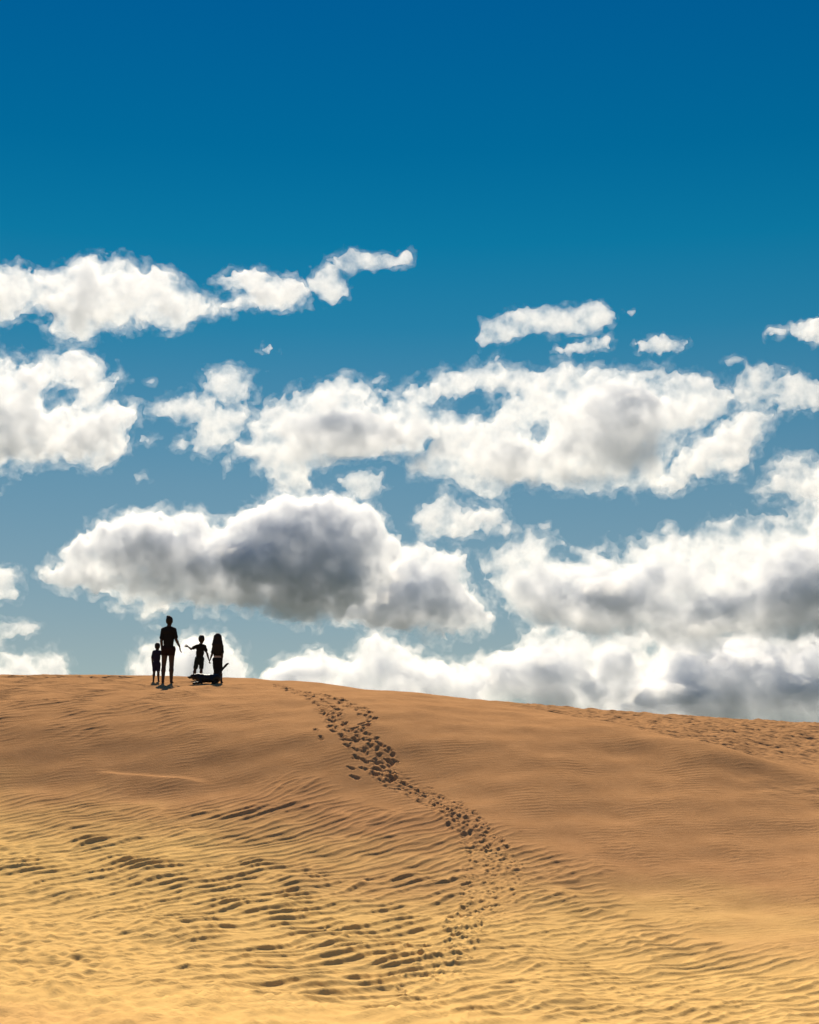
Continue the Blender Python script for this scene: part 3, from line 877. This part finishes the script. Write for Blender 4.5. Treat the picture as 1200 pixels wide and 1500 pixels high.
def person(px, foot, J, label, vox, build):
    """J: joints as (pixels right of px, pixels above the soles, metres away from the camera)."""
    Y = ground_seen(px, foot)
    X = (px - 600) / F * Y
    # stand on the sand: the soles rest at the mean height under the two feet
    gz = np.mean([height_at(X, Y - .05), height_at(X, Y + .05), height_at(X, Y)])
    mpp = (Y * CP + (gz - CAM_Z) * SP) / F
    root = bpy.data.objects.new('person', None)
    COL.objects.link(root)
    root.location = (X, Y, gz)
    root.empty_display_size = 0.3
    tag(root, label, 'person', 'family on the crest of the dune')
    P = {k: V3(v[0] * mpp, v[2], v[1] * mpp) for k, v in J.items()}
    h = J['top'][1] * mpp
    pts = np.array(list(P.values()))
    lo, hi = pts.min(0) - .14 * h, pts.max(0) + .14 * h
    lo[2] = -.03; lo[1] -= .02; hi[2] = P['top'][2] + .05 * h
    # soles follow the ground under each foot
    for s in 'lr':
        a = P['ankle_' + s]
        dzf = height_at(X + float(a[0]), Y + float(a[1])) - gz
        P['ankle_' + s] = a + V3(0, 0, dzf)
        lo[2] = min(lo[2], dzf - .05)
    B = lambda: Field(lo, hi, vox)
    build(root, P, h, B)
    return root


def torso(f, P, h, g=0.0, k=0.03, w=1.0, loose=0.0):
    """Pelvis, belly, chest and shoulder girdle; g thickens them for clothing."""
    fl = (V3(0, 1, 0), 1.35)
    sl, sr, hl, hr = P['sho_l'], P['sho_r'], P['hip_l'], P['hip_r']
    pel, nk = (hl + hr) / 2, P['neck']
    wst = pel * 0.55 + nk * 0.45
    cst = pel * 0.22 + nk * 0.78
    ex = unit(sr - sl)
    f.limb(pel - ex * .030 * h * w, .052 * h * w + g, pel + ex * .030 * h * w, .052 * h * w + g, k, flat=(V3(0, 1, 0), 1.15))
    f.limb(pel, .064 * h * w + g, wst, (.058 + loose) * h * w + g, k, flat=fl)
    f.limb(wst, (.058 + loose) * h * w + g, cst, .066 * h * w + g, k, flat=fl)
    f.limb(cst - ex * .035 * h, .052 * h + g, cst + ex * .035 * h, .052 * h + g, k, flat=(V3(0, 1, 0), 1.2))
    f.limb(sl + ex * .008 * h, .027 * h + g * .6, sr - ex * .008 * h, .027 * h + g * .6, k)
    f.limb(cst, .050 * h + g, nk - V3(0, 0, .01 * h), .034 * h + g * .6, k)
    for q in (sl, sr): f.limb(nk - V3(0, 0, .012 * h), .030 * h + g * .5, q + V3(0, 0, -.002 * h), .026 * h + g * .5, k)


def arm(f, P, s, h, g=0.0, to=1.0):
    a, b = P['sho_' + s], P['elb_' + s]
    if to < 1:
        f.limb(a, .028 * h + g * .6, a + (b - a) * to, .028 * h + g, .02)
        return
    f.limb(a, .028 * h, b, .0205 * h, .02)
    w = P['wri_' + s]
    f.limb(b, .0215 * h, b + (w - b) * .3, .0215 * h, .01).limb(b + (w - b) * .3, .0215 * h, w, .0135 * h, .01)


def leg(f, P, s, h):
    a, b, c = P['hip_' + s], P['knee_' + s], P['ankle_' + s]
    f.limb(a, .054 * h, b, .033 * h, .03)
    cv = b + (c - b) * .30 - V3(0, .010 * h, 0)
    f.limb(b,   .031 * h, cv, .034 * h, .02).limb(cv, .033 * h, c + V3(0, 0, .02 * h), .020 * h, .02)
    an = c + V3(0, 0, .022 * h)
    f.limb(an, .019 * h, c + V3(0, -.018 * h, .016 * h), .018 * h, .012)                  # heel
    o = -1 if s == 'l' else 1
    ball = c + V3(o * .012 * h, .085 * h, .012 * h)
    f.limb(an, .018 * h, ball, .015 * h, .012, flat=(V3(1, 0, 0), .85))
    for i, (ln, r) in enumerate(((.036, .0085), (.034, .0062), (.030, .0058), (.025, .0054), (.019, .0050))):
        q = ball + V3(o * (-.014 + .0078 * i) * h, 0, -.002 * h)
        f.limb(q, r * h, q + V3(o * .003 * h, ln * h, -.003 * h), r * .85 * h, .005)


def head(f, P, h, hs):
    """hs: head height in metres. The face looks away from the camera (+Y)."""
    c = P['head']
    f.limb(P['neck'] - V3(0, 0, .02 * h), .030 * h, c + V3(0, -.005, -.25 * hs), .027 * h, .02)
    f.egg(c + V3(0, -.06 * hs, .10 * hs), V3(.33, .41, .40) * hs, .02)
    f.egg(c + V3(0, .10 * hs, -.20 * hs), V3(.25, .27, .30) * hs, .03)
    f.egg(c + V3(0, .25 * hs, -.41 * hs), V3(.11, .09, .08) * hs, .03)                      # chin
    f.limb(c + V3(0, .36 * hs, .02 * hs), .030 * hs, c + V3(0, .44 * hs, -.13 * hs), .052 * hs, .012)   # nose
    for o in (-1, 1):
        f.limb(c + V3(o * .05, .355, .075) * hs, .04 * hs, c + V3(o * .20, .30, .07) * hs, .035 * hs, .015)   # brow
        f.egg(c + V3(o * .13, .375, .0) * hs, V3(.07, .05, .045) * hs, .012, cut=True)       # eye socket
        f.egg(c + V3(o * .13, .315, .0) * hs, V3(.055, .05, .045) * hs, .004)                # eye
        f.egg(c + V3(o * .345, -.04, -.06) * hs, V3(.035, .075, .115) * hs, .008)            # ear
        f.egg(c + V3(o * .025, .045, -.0) * hs + V3(o * .06, .30, -.27) * hs, V3(.07, .035, .022) * hs, .008)  # lips
    f.limb(c + V3(-.08, .375, -.265) * hs, .012 * hs, c + V3(.08, .375, -.265) * hs, .012 * hs, .006, cut=True)


def cap(f, P, hs, drop=0.0):
    """Hair over the skull, leaving the face free."""
    c = P['head']
    f.egg(c + V3(0, -.09 * hs, .12 * hs), V3(.375, .435, .435) * hs, .01)
    f.egg(c + V3(0, -.16 * hs, -.10 * hs), V3(.33, .30, .32) * hs, .03)
    f.egg(c + V3(0, .42 * hs, -.16 * hs), V3(.30, .34, .42) * hs, .02, cut=True)


def woman(root, P, h, B):
    hs = .138 * h
    f = B(); torso(f, P, h)
    for s in 'lr': arm(f, P, s, h); leg(f, P, s, h)
    hand(f, P['wri_l'], P['hnd_l'] - P['wri_l'], V3(.2, 1, 0), h, curl=.8)
    hand(f, P['wri_r'], P['hnd_r'] - P['wri_r'], V3(-.3, 1, 0), h, curl=.35)
    head(f, P, h, hs)
    f.mesh('body', SKIN, root)
    f = B(); torso(f, P, h, .014, loose=.012)
    for s in 'lr': arm(f, P, s, h, .012, .72)
    z0, z1 = float(P['hip_l'][2]), float(P['neck'][2])
    f.keep(2, z0 + .005 * h, z1 + .004)
    f.mesh('t_shirt', BLACK, root, .002, 1)
    f = B()
    ex = V3(1, 0, 0)
    pel = (P['hip_l'] + P['hip_r']) / 2
    f.limb(pel - ex * .034 * h, .066 * h, pel + ex * .034 * h, .066 * h, .03, flat=(V3(0, 1, 0), 1.15))
    f.limb(pel, .072 * h, pel + V3(0, 0, .07 * h), .062 * h, .03, flat=(V3(0, 1, 0), 1.3))
    for s in 'lr':
        a, b = P['hip_' + s], P['knee_' + s]
        f.limb(a, .064 * h, a + (b - a) * .40, .050 * h, .02)
    f.keep(2, z0 - .098 * h, z0 + .045 * h)
    f.mesh('shorts', MAROON, root, .002, 2)
    f = B(); cap(f, P, hs)
    hr = f.mesh('hair', HAIR, root)
    f = B()
    t = P['bun']
    f.egg(t, V3(.17, .18, .16) * hs, .01).egg(t + V3(.05, .02, .07) * hs, V3(.10, .11, .09) * hs, .02).limb(t, .10 * hs, P['head'] + V3(0, -.1 * hs, .45 * hs), .16 * hs, .02)
    f.mesh('hair_bun', HAIR, hr, .002, 3)


def child(root, P, h, B, top, top_name, bottom, bottom_name, sleeve=.8, leg_to=.75, girl=None, hl_side=(0, 1, 0), hr_side=(0, 1, 0), curls=(.5, .5), spread=(.1, .1)):
    hs = P['_hs'][0] if '_hs' in P else .182 * h
    f = B(); torso(f, P, h, w=1.02)
    for s in 'lr': arm(f, P, s, h); leg(f, P, s, h)
    hand(f, P['wri_l'], P['hnd_l'] - P['wri_l'], V3(*hl_side), h, curls[0], spread[0])
    hand(f, P['wri_r'], P['hnd_r'] - P['wri_r'], V3(*hr_side), h, curls[1], spread[1])
    head(f, P, h, hs)
    f.mesh('body', SKIN, root)
    z0, z1 = float(P['hip_l'][2]), float(P['neck'][2])
    f = B(); torso(f, P, h, .016, loose=.014)
    for s in 'lr': arm(f, P, s, h, .012, sleeve)
    f.keep(2, z0 + (.075 * h if girl else -.01 * h), z1 + .003)
    f.mesh(top_name, top, root, .002, 4)
    if girl:
        f = B(); torso(f, P, h, .016)
        f.keep(2, z0 + .030 * h, z0 + .080 * h)
        f.mesh('waistband', PALE, root, .002, 5)
    f = B()
    pel = (P['hip_l'] + P['hip_r']) / 2
    f.limb(pel - V3(.034 * h, 0, 0), .064 * h, pel + V3(.034 * h, 0, 0), .064 * h, .03, flat=(V3(0, 1, 0), 1.1))
    f.limb(pel, .070 * h, pel + V3(0, 0, .07 * h), .064 * h, .03, flat=(V3(0, 1, 0), 1.2))
    for s in 'lr':
        a, b, c = P['hip_' + s], P['knee_' + s], P['ankle_' + s]
        if leg_to <= 1:
            f.limb(a, .062 * h, a + (b - a) * leg_to, .050 * h, .02)
        else:
            f.limb(a, .062 * h, b, .046 * h, .02).limb(b, .046 * h, b + (c - b) * (leg_to - 1), .036 * h, .02)
    zb = float(P['knee_l'][2])
    if girl:
        kn = (P['knee_l'] + P['knee_r']) / 2
        f.limb(pel, .070 * h, kn, .076 * h, .03, flat=(V3(0, 1, 0), 1.1)).limb(kn, .076 * h, kn - V3(.012 * h, 0, .16 * h), .080 * h, .02, flat=(V3(0, 1, 0), 1.1))
        f.keep(2, zb - .155 * h, z0 + .035 * h)
    else:
        f.keep(2, None, z0 + .045 * h)
        f.keep(2, zb + (.0 if leg_to > 1 else (1 - leg_to) * (z0 - zb)) - (.03 * h if leg_to <= 1 else .4 * h), None)
    f.mesh(bottom_name, bottom, root, .002, 6)
    f = B(); cap(f, P, hs)
    if girl == 'long':
        c = P['head']
        for dx in (-.24, -.08, .08, .24):
            f.limb(c + V3(dx, -.26, .15) * hs, .20 * hs, c + V3(dx * 1.55, -.34, -.75) * hs, .23 * hs, .02)
            f.limb(c + V3(dx * 1.55, -.34, -.75) * hs, .22 * hs, c + V3(dx * 1.5, -.40, -1.75) * hs, .09 * hs, .02)
    f.mesh('hair', HAIR, root, .002, 7)


WOMAN = dict(top=(1, 98, 0), bun=(-1.2, 97.5, -.03), head=(1, 91.5, 0), neck=(.5, 83, -.01),
             sho_l=(-7.9, 78.6, 0), elb_l=(-9.8, 62, -.03), wri_l=(-8.8, 49.5, .03), hnd_l=(-8.4, 43, .05),
             sho_r=(8.4, 78.6, 0), elb_r=(11.8, 64, -.03), wri_r=(16.6, 54, .04), hnd_r=(18.4, 46, .06),
             hip_l=(-4.3, 50, 0), hip_r=(5.2, 50, 0), knee_l=(-5.6, 27, .02), knee_r=(5.8, 27, .01), ankle_l=(-6.0, 0, -.02), ankle_r=(6.2, 0, .0))
BOY = dict(top=(1, 57, 0), head=(1, 51.8, 0), neck=(.5, 46, -.01),
           sho_l=(-4.2, 43.3, 0), elb_l=(-6.0, 33.5, -.02), wri_l=(-6.0, 25.5, .02), hnd_l=(-5.7, 21, .03),
           sho_r=(5.0, 43.3, 0), elb_r=(8.6, 41.0, -.02), wri_r=(9.5, 46.0, .05), hnd_r=(10.6, 50.0, .06),
           hip_l=(-2.5, 26, 0), hip_r=(3.0, 26, 0), knee_l=(-3.0, 14, .02), knee_r=(3.2, 14, .02), ankle_l=(-3.4, 0, -.01), ankle_r=(3.8, 0, .02))
MIDDLE = dict(top=(3, 65, 0), head=(3, 59, 0), neck=(2, 51.5, -.01),
              sho_l=(-4.6, 48.5, 0), elb_l=(-11.5, 44.2, -.06), wri_l=(-16.2, 48.0, -.03), hnd_l=(-21, 49.2, -.02),
              sho_r=(7.6, 48.5, 0), elb_r=(12.0, 37.5, -.03), wri_r=(14.6, 28.5, .0), hnd_r=(16.2, 24, .02),
              hip_l=(-2.3, 30, 0), hip_r=(3.6, 30, 0), knee_l=(-5.2, 16, .02), knee_r=(3.4, 16, .03), ankle_l=(-7.6, 0, .0), ankle_r=(3.6, 0, .02))
GIRL = dict(top=(0, 72, 0), head=(0, 66, 0), neck=(0, 58, -.01),
            sho_l=(-5.2, 54.0, 0), elb_l=(-7.4, 43, -.03), wri_l=(-10.6, 34.5, .01), hnd_l=(-12.0, 31, .02),
            sho_r=(5.8, 54.0, 0), elb_r=(7.2, 42.5, -.04), wri_r=(6.4, 32.0, .02), hnd_r=(6.0, 27, .04),
            hip_l=(-2.8, 34, 0), hip_r=(3.0, 34, 0), knee_l=(-2.8, 18, .02), knee_r=(4.6, 18, .02), ankle_l=(-3.0, 0, .0), ankle_r=(6.8, 0, -.02))


def dog(px, foot):
    Y = ground_seen(px, foot)
    X = (px - 600) / F * Y
    gz = height_at(X, Y)
    mpp = (Y * CP + (gz - CAM_Z) * SP) / F
    root = bpy.data.objects.new('dog', None)
    COL.objects.link(root)
    root.location = (X, Y, gz)
    root.empty_display_size = 0.2
    tag(root, 'black dog lying low on the sand with tail raised, in front of the long-haired girl', 'dog')
    p = lambda x, y, z: V3(x * mpp, z, y * mpp)
    def foot_at(x, z):
        return height_at(X + x * mpp, Y + z) - gz
    f = Field(p(-32, -4, -.20), p(32, 36, .20), .0042)
    fl = (V3(0, 1, 0), 1.12)
    f.limb(p(13, 7.6, 0), .105, p(2, 7.0, 0), .090, .03, flat=fl)            # rump to loin, belly on the sand
    f.limb(p(2, 7.0, 0), .090, p(-10, 7.4, 0), .105, .04, flat=fl)           # deep chest
    f.limb(p(-10, 8.0, 0), .09, p(-15, 9.0, 0), .078, .03, flat=fl)
    f.limb(p(-14, 10, 0), .070, p(-20, 9.8, -.01), .054, .03)                # neck, stretched forward
    f.egg(p(-21.5, 10.0, -.01), V3(.070, .060, .060), .02)                   # skull
    f.limb(p(-23, 9.4, -.01), .038, p(-28, 8.9, -.012), .024, .02)           # muzzle
    f.egg(p(-28.8, 9.4, -.012), V3(.012, .014, .011), .004)                  # nose
    f.limb(p(-23.2, 8.0, -.01), .018, p(-27.2, 7.6, -.012), .012, .006)      # lower jaw
    for o in (-1, 1):
        f.limb(p(-20.6, 12.6, o * .048 - .01), .020, p(-19.2, 9.0, o * .078 - .01), .024, .008, flat=(V3(0, 1, 0), 2.2))   # hanging ear
        f.egg(p(-24.0, 10.8, o * .032 - .01), V3(.009, .008, .009), .003)
        # foreleg: elbow on the sand, forearm stretched out
        e = foot_at(-11, o * .08) / mpp
        f.limb(p(-11, 7, o * .06), .055, p(-9.5, 2.4 + e, o * .085), .030, .02)
        w = foot_at(-18, o * .08) / mpp
        f.limb(p(-9.5, 2.2 + e, o * .085), .030, p(-17, 1.7 + w, o * .085), .022, .012)
        f.limb(p(-17, 1.6 + w, o * .085), .022, p(-20, 1.2 + w, o * .085), .024, .01)
        for t in (-1, 0, 1):
            f.limb(p(-19.6, 1.1 + w, o * .085 + t * .011), .0095, p(-21.6, .8 + w, o * .085 + t * .013), .0085, .003)
        # folded hind leg: thigh forward to the knee, shank back to the hock, foot flat on the sand
        k = foot_at(11, o * .09) / mpp
        f.limb(p(13, 8.0, o * .055), .080, p(6.0, 4.6, o * .095), .045, .03)
        f.limb(p(6.0, 4.4, o * .10), .040, p(13.6, 2.6 + k, o * .10), .024, .015)
        f.limb(p(13.6, 2.2 + k, o * .10), .024, p(7.4, 1.1 + k, o * .105), .020, .01)
    # tail, carried up with a plumed tip
    T = [(16, 11.5, .0, .040), (18.6, 17.0, .0, .024), (22.5, 22.6, .01, .024), (25.5, 26.0, .01, .030), (28.2, 28.6, .01, .024), (30.2, 29.4, .01, .010)]
    for a, b in zip(T, T[1:]): f.limb(p(*a[:3]), a[3], p(*b[:3]), b[3], .012, flat=(V3(0, 1, 0), 1.6))
    f.mesh('body', FUR, root, .0025, 9)
    return root


if PEOPLE:
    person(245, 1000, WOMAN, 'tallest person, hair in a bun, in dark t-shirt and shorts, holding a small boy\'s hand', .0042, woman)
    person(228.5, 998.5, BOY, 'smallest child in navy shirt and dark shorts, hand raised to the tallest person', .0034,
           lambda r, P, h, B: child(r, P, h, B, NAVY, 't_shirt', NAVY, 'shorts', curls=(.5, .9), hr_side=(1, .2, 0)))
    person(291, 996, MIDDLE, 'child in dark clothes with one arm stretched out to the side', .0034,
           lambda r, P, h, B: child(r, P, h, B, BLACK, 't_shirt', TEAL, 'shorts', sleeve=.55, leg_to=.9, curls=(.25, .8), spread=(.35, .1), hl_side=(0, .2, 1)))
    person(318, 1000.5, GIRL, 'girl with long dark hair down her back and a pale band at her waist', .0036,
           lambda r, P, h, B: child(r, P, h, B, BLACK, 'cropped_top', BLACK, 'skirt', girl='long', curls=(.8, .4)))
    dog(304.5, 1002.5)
